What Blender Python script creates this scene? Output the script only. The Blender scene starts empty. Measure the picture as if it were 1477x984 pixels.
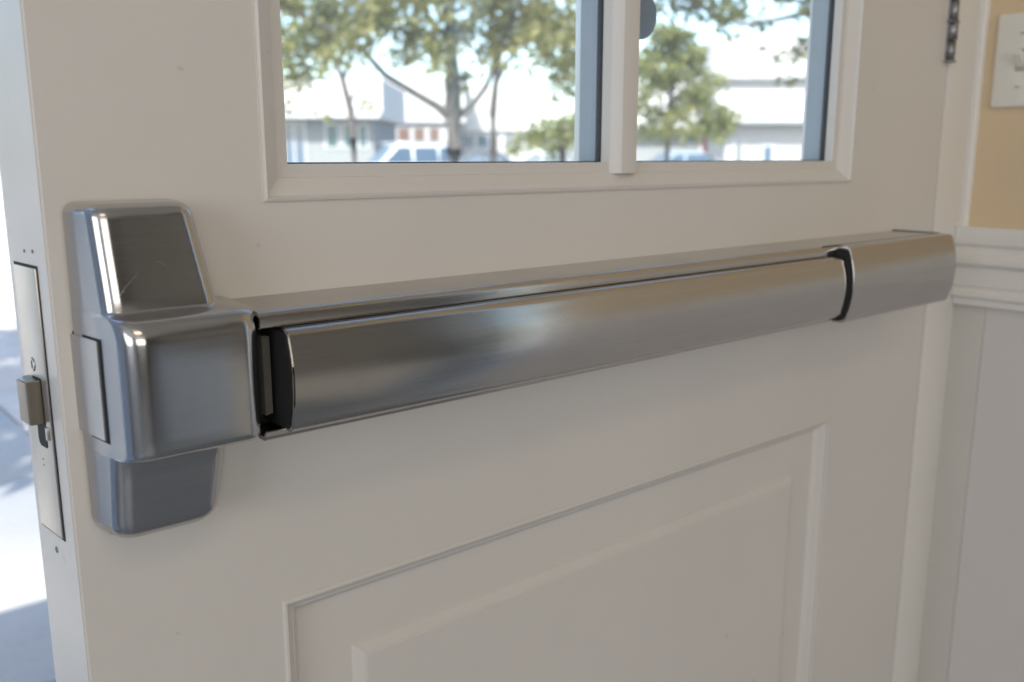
import bpy, bmesh, math, random
from mathutils import Vector, Matrix, noise
random.seed(7)
scene = bpy.context.scene
COL = scene.collection
R = math.radians

# ------------------------------------------------------------------ camera
FPX, W, H = 1315.0, 1477.0, 984.0
PIT = math.atan(266 / FPX)
YAW = math.atan2(1578, math.hypot(FPX, 266))
CAM = Vector((0, -0.5, 1.15))
fh = Vector((math.cos(YAW), math.sin(YAW), 0))
CF = fh * math.cos(PIT) - Vector((0, 0, 1)) * math.sin(PIT)
CR = Vector((math.sin(YAW), -math.cos(YAW), 0))
CU = CR.cross(CF)
cd = bpy.data.cameras.new('camera')
cam = bpy.data.objects.new('camera', cd); COL.objects.link(cam)
cam.matrix_world = Matrix(((CR.x, CU.x, -CF.x, CAM.x), (CR.y, CU.y, -CF.y, CAM.y), (CR.z, CU.z, -CF.z, CAM.z), (0, 0, 0, 1)))
cd.sensor_width = 36; cd.lens = FPX / W * 36
cd.clip_start = 0.02; cd.clip_end = 3000
cd.dof.use_dof = True; cd.dof.focus_distance = 0.57; cd.dof.aperture_fstop = 7.0
scene.camera = cam
def at(px, depth):
    """ground position seen at column px, 'depth' metres ahead of the camera"""
    p = CAM + (fh * math.hypot(FPX, 266) + CR * (px - W / 2)) * (depth / math.hypot(FPX, 266))
    return Vector((p.x, p.y, 0))

# ------------------------------------------------------------------ light
wd = bpy.data.worlds.new('World'); scene.world = wd; wd.use_nodes = True
SUN_EL, SUN_AZ = R(42), math.atan2(-0.50, -0.83)      # direction towards the sun
nt = wd.node_tree
sky = nt.nodes.new('ShaderNodeTexSky'); sky.sky_type = 'NISHITA'; sky.sun_disc = False
sky.sun_elevation = SUN_EL; sky.sun_rotation = math.pi / 2 - SUN_AZ
sky.air_density = 1.0; sky.dust_density = 1.5; sky.ozone_density = 1.0
nt.links.new(sky.outputs[0], nt.nodes['Background'].inputs[0])
nt.nodes['Background'].inputs[1].default_value = 0.15
sl = bpy.data.lights.new('sun', 'SUN'); sl.energy = 3.6; sl.angle = R(0.53); sl.color = (1, .97, .91)
sun = bpy.data.objects.new('sun', sl); COL.objects.link(sun)
sd = Vector((math.cos(SUN_EL) * math.cos(SUN_AZ), math.cos(SUN_EL) * math.sin(SUN_AZ), math.sin(SUN_EL)))
sun.rotation_euler = sd.to_track_quat('Z', 'Y').to_euler(); sun.location = (-6, -4, 12)
def area(name, loc, target, sx, sy, power, col):
    l = bpy.data.lights.new(name, 'AREA'); l.shape = 'RECTANGLE'; l.size = sx; l.size_y = sy; l.energy = power; l.color = col
    o = bpy.data.objects.new(name, l); COL.objects.link(o); o.location = loc
    o.rotation_euler = (Vector(loc) - Vector(target)).to_track_quat('Z', 'Y').to_euler(); return o
area('fill_light', (-.95, -4.02, 1.75), (-.95, 0, 1.45), 2.6, 1.3, 12.2, (1.0, .95, .88))  # no window here: fill panel added for soft frontal light
area('fill_light', (-2.52, -1.5, 1.55), (1.1, -1.2, 1.35), 1.7, 1.3, 8.4, (.92, .96, 1.0))  # second added fill panel, brightens the side wall from the left
area('ceiling_lamp', (-.3, -1.5, 2.57), (-.3, -1.5, 0), .9, .35, 1.7, (1, .78, .5))
scene.view_settings.view_transform = 'Standard'; scene.view_settings.look = 'None'
scene.view_settings.gamma = 1; scene.view_settings.exposure = 1.65
scene.cycles.use_denoising = True
scene.cycles.max_bounces = 10; scene.cycles.transparent_max_bounces = 24
scene.cycles.sample_clamp_indirect = 6

# ------------------------------------------------------------------ helpers
def link(name, me, mat=None, parent=None, loc=(0, 0, 0), smooth=False):
    o = bpy.data.objects.new(name, me); COL.objects.link(o)
    if mat is not None and not me.materials: me.materials.append(mat)
    if parent is not None: o.parent = parent
    o.location = loc
    if smooth:
        for p in me.polygons: p.use_smooth = True
    return o
def tag(o, label=None, cat=None, group=None, kind=None):
    if label: o['label'] = label
    if cat: o['category'] = cat
    if group: o['group'] = group
    if kind: o['kind'] = kind
    return o
def thing(name, loc, label, cat, group=None, rz=0):
    o = bpy.data.objects.new(name, None); COL.objects.link(o); o.location = loc; o.rotation_euler = (0, 0, rz)
    o.empty_display_size = 0.05
    return tag(o, label, cat, group)
def mesh(name, v, f, smooth_angle=None):
    me = bpy.data.meshes.new(name); me.from_pydata([tuple(p) for p in v], [], f); me.update()
    bm = bmesh.new(); bm.from_mesh(me); bmesh.ops.recalc_face_normals(bm, faces=bm.faces[:])
    if smooth_angle is not None:
        for fc in bm.faces: fc.smooth = True
        for e in bm.edges:
            if len(e.link_faces) == 2 and e.calc_face_angle(0) > smooth_angle: e.smooth = False
    bm.to_mesh(me); bm.free(); return me
def box_me(name, a, b, bevel=0.0, seg=2):
    bm = bmesh.new(); bmesh.ops.create_cube(bm, size=1)
    for v in bm.verts:
        v.co = Vector([(a[i] + b[i]) / 2 + v.co[i] * (b[i] - a[i]) for i in range(3)])
    if bevel: bmesh.ops.bevel(bm, geom=bm.edges[:], offset=bevel, segments=seg, affect='EDGES', profile=.6)
    me = bpy.data.meshes.new(name); 
    if bevel:
        for fc in bm.faces: fc.smooth = True
        for e in bm.edges:
            if len(e.link_faces) == 2 and e.calc_face_angle(0) > R(50): e.smooth = False
    bm.to_mesh(me); bm.free(); return me
def box(name, a, b, mat, parent=None, bevel=0.0, seg=2):
    return link(name, box_me(name, a, b, bevel, seg), mat, parent)
def round_poly(pts, seg=6):
    """pts: (u, v, r) closed polygon; returns polyline with rounded corners"""
    out = []; n = len(pts)
    for i, (u, v, r) in enumerate(pts):
        p = Vector((u, v)); a = Vector(pts[i - 1][:2]); b = Vector(pts[(i + 1) % n][:2])
        if r <= 0: out.append(p); continue
        da = (a - p).normalized(); db = (b - p).normalized()
        ang = da.angle(db); t = min(r / math.tan(ang / 2), (a - p).length * .49, (b - p).length * .49); rr = t * math.tan(ang / 2)
        c = p + (da + db).normalized() * (rr / math.sin(ang / 2))
        s = p + da * t - c; e = p + db * t - c
        a0 = math.atan2(s.y, s.x); a1 = math.atan2(e.y, e.x); d = (a1 - a0 + math.pi) % (2 * math.pi) - math.pi
        for k in range(seg + 1):
            q = a0 + d * k / seg; out.append(c + Vector((math.cos(q), math.sin(q))) * rr)
    return out
def extrude(name, poly, w0, w1, axis='X', ang=R(32), edge=0.0):
    """extrude closed (u,v) polyline along an axis: X -> (u,v)=(y,z); Y -> (x,z); Z -> (x,y)"""
    def P(u, v, w): return {'X': (w, u, v), 'Y': (u, w, v), 'Z': (u, v, w)}[axis]
    n = len(poly); v = []; f = []; ws = [w0, w1]
    for w in ws: v += [P(p[0], p[1], w) for p in poly]
    for i in range(n):
        j = (i + 1) % n; f.append((i, j, n + j, n + i))
    f.append(tuple(range(n))[::-1]); f.append(tuple(range(n, 2 * n)))
    me = mesh(name, v, f, ang)
    if edge:
        bm = bmesh.new(); bm.from_mesh(me)
        es = [e for e in bm.edges if any(len(fc.verts) == n for fc in e.link_faces) and len(e.link_faces) == 2]
        bmesh.ops.bevel(bm, geom=es, offset=edge, segments=2, affect='EDGES')
        for fc in bm.faces: fc.smooth = True
        for e in bm.edges:
            if len(e.link_faces) == 2: e.smooth = e.calc_face_angle(0) < R(45)
        bm.to_mesh(me); bm.free()
    return me
def rings(name, x0, x1, z0, z1, prof, cap=True, ang=None):
    """nested rectangles: prof = [(inset, y), ...] from the outside in"""
    v = []; f = []
    for ins, y in prof:
        v += [(x0 + ins, y, z0 + ins), (x1 - ins, y, z0 + ins), (x1 - ins, y, z1 - ins), (x0 + ins, y, z1 - ins)]
    for k in range(len(prof) - 1):
        for i in range(4):
            j = (i + 1) % 4; f.append((4 * k + i, 4 * k + j, 4 * k + 4 + j, 4 * k + 4 + i))
    if cap: b = 4 * (len(prof) - 1); f.append((b, b + 1, b + 2, b + 3))
    return mesh(name, v, f, ang)
def cyl(name, p0, p1, r0, r1, mat, parent=None, seg=16, smooth=True):
    p0, p1 = Vector(p0), Vector(p1); bm = bmesh.new()
    d = p1 - p0
    bmesh.ops.create_cone(bm, cap_ends=True, segments=seg, radius1=r0, radius2=r1, depth=d.length)
    m = d.to_track_quat('Z', 'Y').to_matrix().to_4x4(); m.translation = (p0 + p1) / 2
    bm.transform(m)
    for fc in bm.faces: fc.smooth = smooth and len(fc.verts) == 4
    me = bpy.data.meshes.new(name); bm.to_mesh(me); bm.free()
    return link(name, me, mat, parent)

# ------------------------------------------------------------------ materials
def M(name):
    m = bpy.data.materials.new(name); m.use_nodes = True
    t = m.node_tree; b = t.nodes['Principled BSDF']; return m, t, b
def N(t, kind, **kw):
    n = t.nodes.new(kind)
    for k, v in kw.items(): setattr(n, k, v)
    return n
def coords(t, scale, src='Object', rot=(0, 0, 0)):
    tc = N(t, 'ShaderNodeTexCoord'); mp = N(t, 'ShaderNodeMapping'); mp.inputs['Scale'].default_value = scale; mp.inputs['Rotation'].default_value = rot
    t.links.new(tc.outputs[src], mp.inputs[0]); return mp.outputs[0]
def noise_tex(t, vec, scale, detail=4, rough=.5):
    n = N(t, 'ShaderNodeTexNoise'); n.inputs['Scale'].default_value = scale; n.inputs['Detail'].default_value = detail; n.inputs['Roughness'].default_value = rough
    t.links.new(vec, n.inputs['Vector']); return n.outputs[0]
def ramp(t, fac, stops):
    r = N(t, 'ShaderNodeValToRGB'); e = r.color_ramp.elements
    while len(e) < len(stops): e.new(.5)
    for i, (p, c) in enumerate(stops):
        e[i].position = p; e[i].color = (c, c, c, 1) if not hasattr(c, '__len__') else (*c, 1)
    t.links.new(fac, r.inputs[0]); return r.outputs[0]
def bump(t, h, strength, dist, b, prev=None):
    n = N(t, 'ShaderNodeBump'); n.inputs['Strength'].default_value = strength; n.inputs['Distance'].default_value = dist
    t.links.new(h, n.inputs['Height'])
    if prev is not None: t.links.new(prev, n.inputs['Normal'])
    t.links.new(n.outputs[0], b.inputs['Normal']); return n.outputs[0]
def mixc(t, fac, a, b):
    n = N(t, 'ShaderNodeMix', data_type='RGBA')
    for s, v in ((0, fac), (6, a), (7, b)):
        if hasattr(v, 'is_output'): t.links.new(v, n.inputs[s])
        elif s == 0: n.inputs[s].default_value = v
        else: n.inputs[s].default_value = (*v, 1)
    return n.outputs[2]
def paint(name, c, rough=.4, peel=.12, dirt=.5, dirtc=None, chips=False):
    m, t, b = M(name); v = coords(t, (1, 1, 1))
    d = ramp(t, noise_tex(t, v, 3.2, 6, .62), [(.42, 0), (.78, dirt)])
    col = mixc(t, d, c, dirtc or tuple(x * .84 for x in c))
    if chips:
        sp = ramp(t, noise_tex(t, v, 75, 2, .4), [(.755, 0), (.80, .28)])
        col = mixc(t, sp, col, tuple(x * .5 for x in c))
    t.links.new(col, b.inputs['Base Color'])
    t.links.new(ramp(t, noise_tex(t, v, 9, 5), [(.3, rough - .05), (.75, rough + .1)]), b.inputs['Roughness'])
    bump(t, noise_tex(t, v, 240, 3), peel, .0006, b, bump(t, noise_tex(t, coords(t, (30, 30, 4)), 4, 3), peel, .0008, b))
    return m
def seg_mask(t, pts, width):
    """thin scratch lines between pairs of (x, z) points on a face"""
    tc = N(t, 'ShaderNodeTexCoord'); fl = N(t, 'ShaderNodeVectorMath', operation='MULTIPLY'); fl.inputs[1].default_value = (1, 0, 1); t.links.new(tc.outputs['Object'], fl.inputs[0])
    def vm(op, a, b=None):
        n = N(t, 'ShaderNodeVectorMath', operation=op)
        for i, v in enumerate((a, b)):
            if v is None: continue
            if hasattr(v, 'is_output'): t.links.new(v, n.inputs[i])
            else: n.inputs[i].default_value = v
        return n
    def mm(op, a, b=None, clamp=False):
        n = N(t, 'ShaderNodeMath', operation=op); n.use_clamp = clamp
        for i, v in enumerate((a, b)):
            if v is None: continue
            if hasattr(v, 'is_output'): t.links.new(v, n.inputs[i])
            else: n.inputs[i].default_value = v
        return n.outputs[0]
    tot = None
    for (xa, za, xb, zb, w) in pts:
        A = Vector((xa, 0, za)); D_ = Vector((xb - xa, 0, zb - za)); L2 = D_.length_squared
        rel = vm('SUBTRACT', fl.outputs[0], A).outputs[0]
        h = mm('MULTIPLY', vm('DOT_PRODUCT', rel, D_).outputs['Value'], 1 / L2, True)
        sc_ = N(t, 'ShaderNodeVectorMath', operation='SCALE'); sc_.inputs[0].default_value = D_; t.links.new(h, sc_.inputs['Scale'])
        d = vm('LENGTH', vm('SUBTRACT', rel, sc_.outputs[0]).outputs[0]).outputs['Value']
        m_ = mm('MULTIPLY', mm('SUBTRACT', 1.0, mm('DIVIDE', d, width), True), w)
        tot = m_ if tot is None else mm('MAXIMUM', tot, m_)
    return tot
def steel(name, c, rough, axis=(1, 0, 0), stretch=(3, 260, 260), aniso=.7, smudge=.5, scratches=None, side=0):
    m, t, b = M(name); b.inputs['Metallic'].default_value = 1
    v = coords(t, stretch); streak = noise_tex(t, v, 5, 4, .7)
    sm = noise_tex(t, coords(t, (1, 1, 1)), 16, 5, .6)
    spots = ramp(t, noise_tex(t, coords(t, (1, 1, 1)), 330, 1, .3), [(.74, 0), (.77, 1)])
    col = mixc(t, ramp(t, streak, [(.3, 0), (.7, 1)]), tuple(x * .89 for x in c), c)
    col = mixc(t, ramp(t, sm, [(.5, 0), (.85, smudge * .4)]), col, tuple(x * .72 for x in c))
    t.links.new(col, b.inputs['Base Color'])
    # brushing + hazy finger marks + a few fine scratches
    add = N(t, 'ShaderNodeMath', operation='ADD'); add2 = N(t, 'ShaderNodeMath', operation='ADD')
    t.links.new(ramp(t, streak, [(.2, rough - .03), (.8, rough + .03)]), add.inputs[0])
    t.links.new(ramp(t, sm, [(.35, 0), (.8, smudge * .16)]), add.inputs[1])
    t.links.new(add.outputs[0], add2.inputs[0]); 
    sc = N(t, 'ShaderNodeMath', operation='MULTIPLY'); sc.inputs[1].default_value = .02; t.links.new(spots, sc.inputs[0]); t.links.new(sc.outputs[0], add2.inputs[1])
    rg = add2.outputs[0]
    if scratches:
        sm_ = seg_mask(t, scratches, .00022); a3 = N(t, 'ShaderNodeMath', operation='MULTIPLY_ADD'); a3.inputs[1].default_value = .30
        t.links.new(sm_, a3.inputs[0]); t.links.new(rg, a3.inputs[2]); rg = a3.outputs[0]
        lk = b.inputs['Base Color'].links[0].from_socket
        t.links.new(mixc(t, sm_, lk, (.82, .82, .80)), b.inputs['Base Color'])
    if side:                                     # sides are brushed coarser than the polished corners
        gn = N(t, 'ShaderNodeNewGeometry'); sx = N(t, 'ShaderNodeSeparateXYZ'); t.links.new(gn.outputs['Normal'], sx.inputs[0])
        mr = N(t, 'ShaderNodeMapRange', interpolation_type='SMOOTHSTEP'); mr.inputs[1].default_value = -.93; mr.inputs[2].default_value = -.985; mr.inputs[3].default_value = 0; mr.inputs[4].default_value = side
        t.links.new(sx.outputs[0], mr.inputs[0]); a4 = N(t, 'ShaderNodeMath', operation='ADD'); t.links.new(mr.outputs[0], a4.inputs[0]); t.links.new(rg, a4.inputs[1]); rg = a4.outputs[0]
    t.links.new(rg, b.inputs['Roughness'])
    b.inputs['Anisotropic'].default_value = aniso
    g = N(t, 'ShaderNodeNewGeometry'); ax = N(t, 'ShaderNodeCombineXYZ')
    for i in range(3): ax.inputs[i].default_value = axis[i]
    cr = N(t, 'ShaderNodeVectorMath', operation='CROSS_PRODUCT'); t.links.new(g.outputs['Normal'], cr.inputs[0]); t.links.new(ax.outputs[0], cr.inputs[1])
    t.links.new(cr.outputs[0], b.inputs['Tangent'])
    bump(t, streak, .045, .0002, b, bump(t, noise_tex(t, coords(t, (1, 1, 1)), 14, 1), .03, .002, b))
    return m
def flat(name, c, rough=.5, metal=0, var=.12, scale=6, spec=.5):
    m, t, b = M(name); v = coords(t, (1, 1, 1))
    n = ramp(t, noise_tex(t, v, scale, 5), [(.3, 0), (.75, 1)])
    t.links.new(mixc(t, n, tuple(x * (1 - var) for x in c), tuple(min(1, x * (1 + var)) for x in c)), b.inputs['Base Color'])
    b.inputs['Roughness'].default_value = rough; b.inputs['Metallic'].default_value = metal; b.inputs['Specular IOR Level'].default_value = spec
    return m
def glass(name, tint):
    m, t, b = M(name); t.nodes.remove(b); out = t.nodes['Material Output']
    tr = N(t, 'ShaderNodeBsdfTransparent'); tr.inputs[0].default_value = (*tint, 1)
    gl = N(t, 'ShaderNodeBsdfGlossy'); gl.inputs['Roughness'].default_value = .01
    lw = N(t, 'ShaderNodeLayerWeight'); lw.inputs[0].default_value = .5      # Schlick reflectance, same on both faces
    pw = N(t, 'ShaderNodeMath', operation='POWER'); pw.inputs[1].default_value = 5; t.links.new(lw.outputs['Facing'], pw.inputs[0])
    fr = N(t, 'ShaderNodeMath', operation='MULTIPLY_ADD'); fr.inputs[1].default_value = .96; fr.inputs[2].default_value = .04; t.links.new(pw.outputs[0], fr.inputs[0])
    mx = N(t, 'ShaderNodeMixShader'); t.links.new(fr.outputs[0], mx.inputs[0]); t.links.new(tr.outputs[0], mx.inputs[1]); t.links.new(gl.outputs[0], mx.inputs[2])
    veil = N(t, 'ShaderNodeBsdfTranslucent'); veil.inputs[0].default_value = (.9, .95, 1, 1)      # pale veil mixed in to imitate glare haze
    m2 = N(t, 'ShaderNodeMixShader'); m2.inputs[0].default_value = .035; t.links.new(mx.outputs[0], m2.inputs[1]); t.links.new(veil.outputs[0], m2.inputs[2])
    t.links.new(m2.outputs[0], out.inputs[0]); return m
def leafmat(name, ca, cb):
    m, t, b = M(name); t.nodes.remove(b); out = t.nodes['Material Output']
    n = ramp(t, noise_tex(t, coords(t, (1, 1, 1)), 2.3, 4), [(.3, 0), (.7, 1)])
    col = mixc(t, n, ca, cb)
    df = N(t, 'ShaderNodeBsdfDiffuse'); tl = N(t, 'ShaderNodeBsdfTranslucent'); mx = N(t, 'ShaderNodeMixShader'); mx.inputs[0].default_value = .55
    t.links.new(col, df.inputs[0]); t.links.new(col, tl.inputs[0]); t.links.new(df.outputs[0], mx.inputs[1]); t.links.new(tl.outputs[0], mx.inputs[2])
    t.links.new(mx.outputs[0], out.inputs[0]); return m

DOORW = paint('door_paint', (.70, .665, .625), .34, .12, .35, chips=True)
TRIM = paint('trim_paint', (.80, .77, .725), .38, .1, .4)
STRIP = paint('darker_strip_tone', (.60, .575, .53), .45, .1, .4)
WAINS = paint('wainscot_paint', (.68, .64, .62), .45, .1, .4)
TAN = paint('tan_wall_paint', (.72, .56, .365), .6, .25, .5)
STEEL = steel('brushed_steel', (.56, .54, .515), .18, aniso=.75, scratches=[(x_, z_, x_ + l_, z_ + dz_, w_) for x_, z_, l_, dz_, w_ in ((.3905, 1.0440, .0012, .0003, .5), (.3930, 1.0425, .0006, -.0008, .6), (.3965, 1.0448, .0010, .0002, .4), (.3985, 1.0395, .0008, -.0009, .5), (.3955, 1.0388, .0016, .0002, .4), (.4140, 1.0490, .0055, .0006, .35), (.4160, 1.0455, .0030, .0012, .3), (.2700, 1.0190, .0140, -.0050, .18), (.3000, 1.0300, .0200, .0012, .12))])
STEELH = steel('satin_steel_casting', (.58, .57, .565), .165, stretch=(4, 330, 330), aniso=.45, smudge=.35, side=.26,
                scratches=[(.1392, 1.0820, .1432, 1.0868, .6), (.1432, 1.0868, .1500, 1.0930, .45), (.1500, 1.0930, .1535, 1.0962, .2), (.1606, 1.0984, .1648, 1.0958, .4), (.1660, 1.0950, .1690, 1.0936, .2),
                           (.1415, 1.0850, .1428, 1.0846, .5), (.1745, 1.0540, .1790, 1.0537, .35), (.1650, 1.0262, .1730, 1.0258, .35), (.1600, 1.0170, .1660, 1.0168, .3), (.1780, 1.0330, .1850, 1.0327, .25)])
NICKEL = steel('nickel_plate', (.66, .62, .56), .34, axis=(0, 0, 1), stretch=(220, 220, 4), aniso=.4)
DARKST = flat('dark_steel', (.16, .15, .14), .45, 1.0)
BLACK = flat('black_void', (.008, .008, .009), .7)
GASKET = flat('black_gasket', (.02, .022, .025), .5)
EXTP = flat('exterior_frame_paint', (.42, .46, .50), .5)
PLATE = flat('switch_plastic', (.80, .77, .70), .3, var=.03)
HINGE = flat('hinge_steel', (.33, .33, .34), .45, .9, .35, 60)
GLASS = glass('window_glass', (.96, .985, .985))
BLUEP = flat('blue_rubber', (.24, .31, .42), .35)
SCRW = flat('screw_steel', (.55, .53, .5), .35, 1.0, .1, 40)

# ------------------------------------------------------------------ setting: ground, floor, walls
def conc():
    m, t, b = M('concrete'); v = coords(t, (1, 1, 1))
    c = mixc(t, ramp(t, noise_tex(t, v, 1.6, 8, .65), [(.3, 0), (.75, 1)]), (.33, .325, .31), (.44, .435, .42))
    c = mixc(t, ramp(t, noise_tex(t, v, 45, 4), [(.55, 0), (.8, .4)]), c, (.22, .21, .2))
    t.links.new(c, b.inputs['Base Color']); b.inputs['Roughness'].default_value = .85
    bump(t, noise_tex(t, v, 120, 5), .3, .002, b); return m
def asphalt():
    m, t, b = M('asphalt'); v = coords(t, (1, 1, 1))
    c = mixc(t, ramp(t, noise_tex(t, v, .6, 8, .65), [(.3, 0), (.75, 1)]), (.05, .05, .052), (.085, .085, .085))
    t.links.new(c, b.inputs['Base Color']); b.inputs['Roughness'].default_value = .9
    bump(t, noise_tex(t, v, 150, 4), .4, .004, b); return m
CONC = conc(); ASPH = asphalt()
FLOORM = flat('blue_grey_floor', (.24, .265, .30), .4, 0, .18, 4)
CEILM = flat('ceiling_white', (.72, .70, .66), .8)
ROOMW = flat('room_wall', (.42, .465, .54), .7); ROOMD = flat('dark_unseen_wall', (.12, .105, .085), .6)
gr = link('ground', mesh('ground', [(-900, -900, -.13), (900, -900, -.13), (900, 900, -.13), (-900, 900, -.13)], [(0, 1, 2, 3)]), CONC); tag(gr, kind='structure')
pv = tag(bpy.data.objects.new('pavement', None), kind='structure'); COL.objects.link(pv)
slab_me = box_me('paving_slab', (-.745, -.745, -.10), (.745, .745, 0), .006, 1)
for iy in range(5):
    for ix in range(-3, 8):
        o = link('paving_slab', slab_me, CONC, pv, (ix * 1.5 + .1, .83 + iy * 1.5, random.uniform(-.003, 0)))
bedm = flat('joint_sand', (.16, .15, .13), .9)
tag(box('pavement_bed', (-4.5, .08, -.12), (11.9, 7.6, -.03), bedm, pv), None)
tag(box('floor', (-2.6, -4.1, -.12), (1.3, .075, -.001), FLOORM), kind='structure')
tag(box('ceiling', (-2.6, -4.1, 2.6), (1.3, .45, 2.72), CEILM), kind='structure')
tag(box('wall_back', (-2.6, -4.2, -.1), (1.3, -4.1, 2.6), ROOMD), kind='structure')
tag(box('wall_left', (-2.7, -4.2, -.1), (-2.6, .12, 2.6), ROOMW), kind='structure')
tag(box('wall_front', (-2.6, .0, -.1), (-.62, .12, 2.6), ROOMW), kind='structure')
tag(box('wall_light_blocker', (-.74, .12, -.12), (-.62, 1.0, 2.6), ROOMW), kind='structure')  # unseen wall added to block bounce light from the door edge
tag(box('wall_header', (-.62, .0, 2.16), (1.075, .12, 2.6), ROOMW), kind='structure')
tag(box('wall_outer_corner', (1.152, .003, -.1), (1.45, .16, 2.6), EXTP), kind='structure')

XW = 1.151
wl = thing('side_wall', (0, 0, 0), None, None); tag(wl, kind='structure')
TH = 1.29
# upper tan wall, with a tall narrow window further along
for (a, b_) in (((XW, -.89, 1.064), (TH, 0, 2.6)), ((XW, -1.28, 2.12), (TH, -.89, 2.6))):
    box('wall_field', a, b_, TAN, wl)
box('dark_reflection_field', (XW, -4.1, .70), (TH, -1.28, 2.6), ROOMD, wl)  # unseen field added to give the steel head a dark reflection
box('brown_reflection_field', (XW, -2.25, -.1), (TH, -1.28, .70), flat('brown_reflection_tone', (.68, .62, .55), .6), wl)  # unseen field, brown put in for the push pad to reflect
box('grey_reflection_field', (XW, -4.1, -.1), (TH, -2.25, .70), flat('blue_grey_reflection_tone', (.50, .575, .67), .6), wl)  # unseen field, blue-grey put in for the head to reflect
box('wainscot_panel', (XW, -.89, -.1), (TH, -.0385, 1.064), WAINS, wl)
box('wainscot_strip', (XW - .0015, -.038, -.1), (TH, 0.002, .99), STRIP, wl, .0008)  # strip beside the jamb, slightly darker tone than the wainscot panel
box('window_sill', (XW, -1.28, -.1), (TH, -.89, .06), WAINS, wl)
box('sidelight_glass', (XW + .030, -1.30, .04), (XW + .034, -.88, 2.14), glass('dimming_glass', (.80, .81, .80)), wl)  # unseen pane, tint added to dim the bright reflection in the pad
box('window_mullion', (XW + .002, -1.105, .06), (XW + .022, -1.04, 2.12), ROOMD, wl)
# chair rail
cr = [(XW + .002, 1.067, 0), (XW - .017, 1.067, .0015), (XW - .017, 1.047, .001), (XW - .012, 1.043, .002), (XW - .012, 1.036, .002),
      (XW - .019, 1.031, .003), (XW - .019, 1.023, .003), (XW - .011, 1.018, .002), (XW - .011, .996, .002), (XW - .0085, .993, 0), (XW - .013, .989, .002), (XW - .013, .982, .002), (XW - .008, .979, .001), (XW - .008, .971, .001), (XW + .002, .971, 0)]
crm = extrude('chair_rail', round_poly(cr, 3), -.89, -.0005, 'Y')
o = link('chair_rail', crm, TRIM); tag(o, 'white moulded chair rail running between tan wall and wainscot', 'chair rail')
# jamb and bead
jb = thing('door_jamb', (1.11, .05, 0), 'white painted door jamb between the door and the tan wall', 'door frame')
def pbox(name, a, b_, mat, root, bevel=0, seg=2):
    l = root.location; return box(name, [a[i] - l[i] for i in range(3)], [b_[i] - l[i] for i in range(3)], mat, root, bevel, seg)
pbox('jamb_board', (1.0768, 0.0, -.1), (XW, .10, 2.6), TRIM, jb, .0012)
pbox('stop_backing', (1.066, .058, -.1), (1.0768, .10, 2.2), BLACK, jb)
pbox('gap_shade_strip', (1.0738, .0035, .0), (1.0770, .012, 1.045), BLACK, jb)  # black strip added to darken the gap between door and jamb
bd = extrude('bead', round_poly([(XW + .001, .001, 0), (XW - .006, .001, .001), (XW - .006, -.0065, .003), (XW + .001, -.0085, .001)], 4), 1.067, 2.6, 'Z')
o = link('bead', bd, TRIM, jb, -jb.location)

# light switch
sw = thing('light_switch', (XW, -.0505, 1.2585), 'almond toggle light switch plate on the tan wall', 'light switch')
def ring_plate():
    pr = round_poly([(-.0295, -.0525, .004), (.0295, -.0525, .004), (.0295, .0525, .004), (-.0295, .0525, .004)], 4)
    n = len(pr); v = []; f = []
    for k, (s, x) in enumerate(((1, .001), (1, -.0035), (.975, -.0055), (.94, -.0062))):
        v += [(x, p.x * s, p.y * (1 - (1 - s) * .6)) for p in pr]
    for k in range(3):
        for i in range(n): j = (i + 1) % n; f.append((k * n + i, k * n + j, k * n + n + j, k * n + n + i))
    f.append(tuple(range(3 * n, 4 * n))); return mesh('plate', v, f, R(40))
link('plate', ring_plate(), PLATE, sw)
box('toggle_slot', (-.0072, -.0052, -.0125), (-.004, .0052, .0125), flat('slot_shadow_plastic', (.45, .42, .36), .5), sw, .0006)
tg = mesh('toggle', [(-.006, -.004, -.009), (-.006, .004, -.009), (-.006, .004, .006), (-.006, -.004, .006), (-.017, -.003, .005), (-.017, .003, .005), (-.016, .003, .011), (-.016, -.003, .011)],
          [(0, 1, 5, 4), (1, 2, 6, 5), (2, 3, 7, 6), (3, 0, 4, 7), (4, 5, 6, 7)])
link('toggle', tg, PLATE, sw)
for z in (.029, -.030):
    s = cyl('screw', (-.005, 0, z), (-.0078, 0, z), .0032, .0026, PLATE, sw, 14)
    box('screw_slot', (-.0081, -.0024, z - .0004), (-.0077, .0024, z + .0004), BLACK, s)

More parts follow.
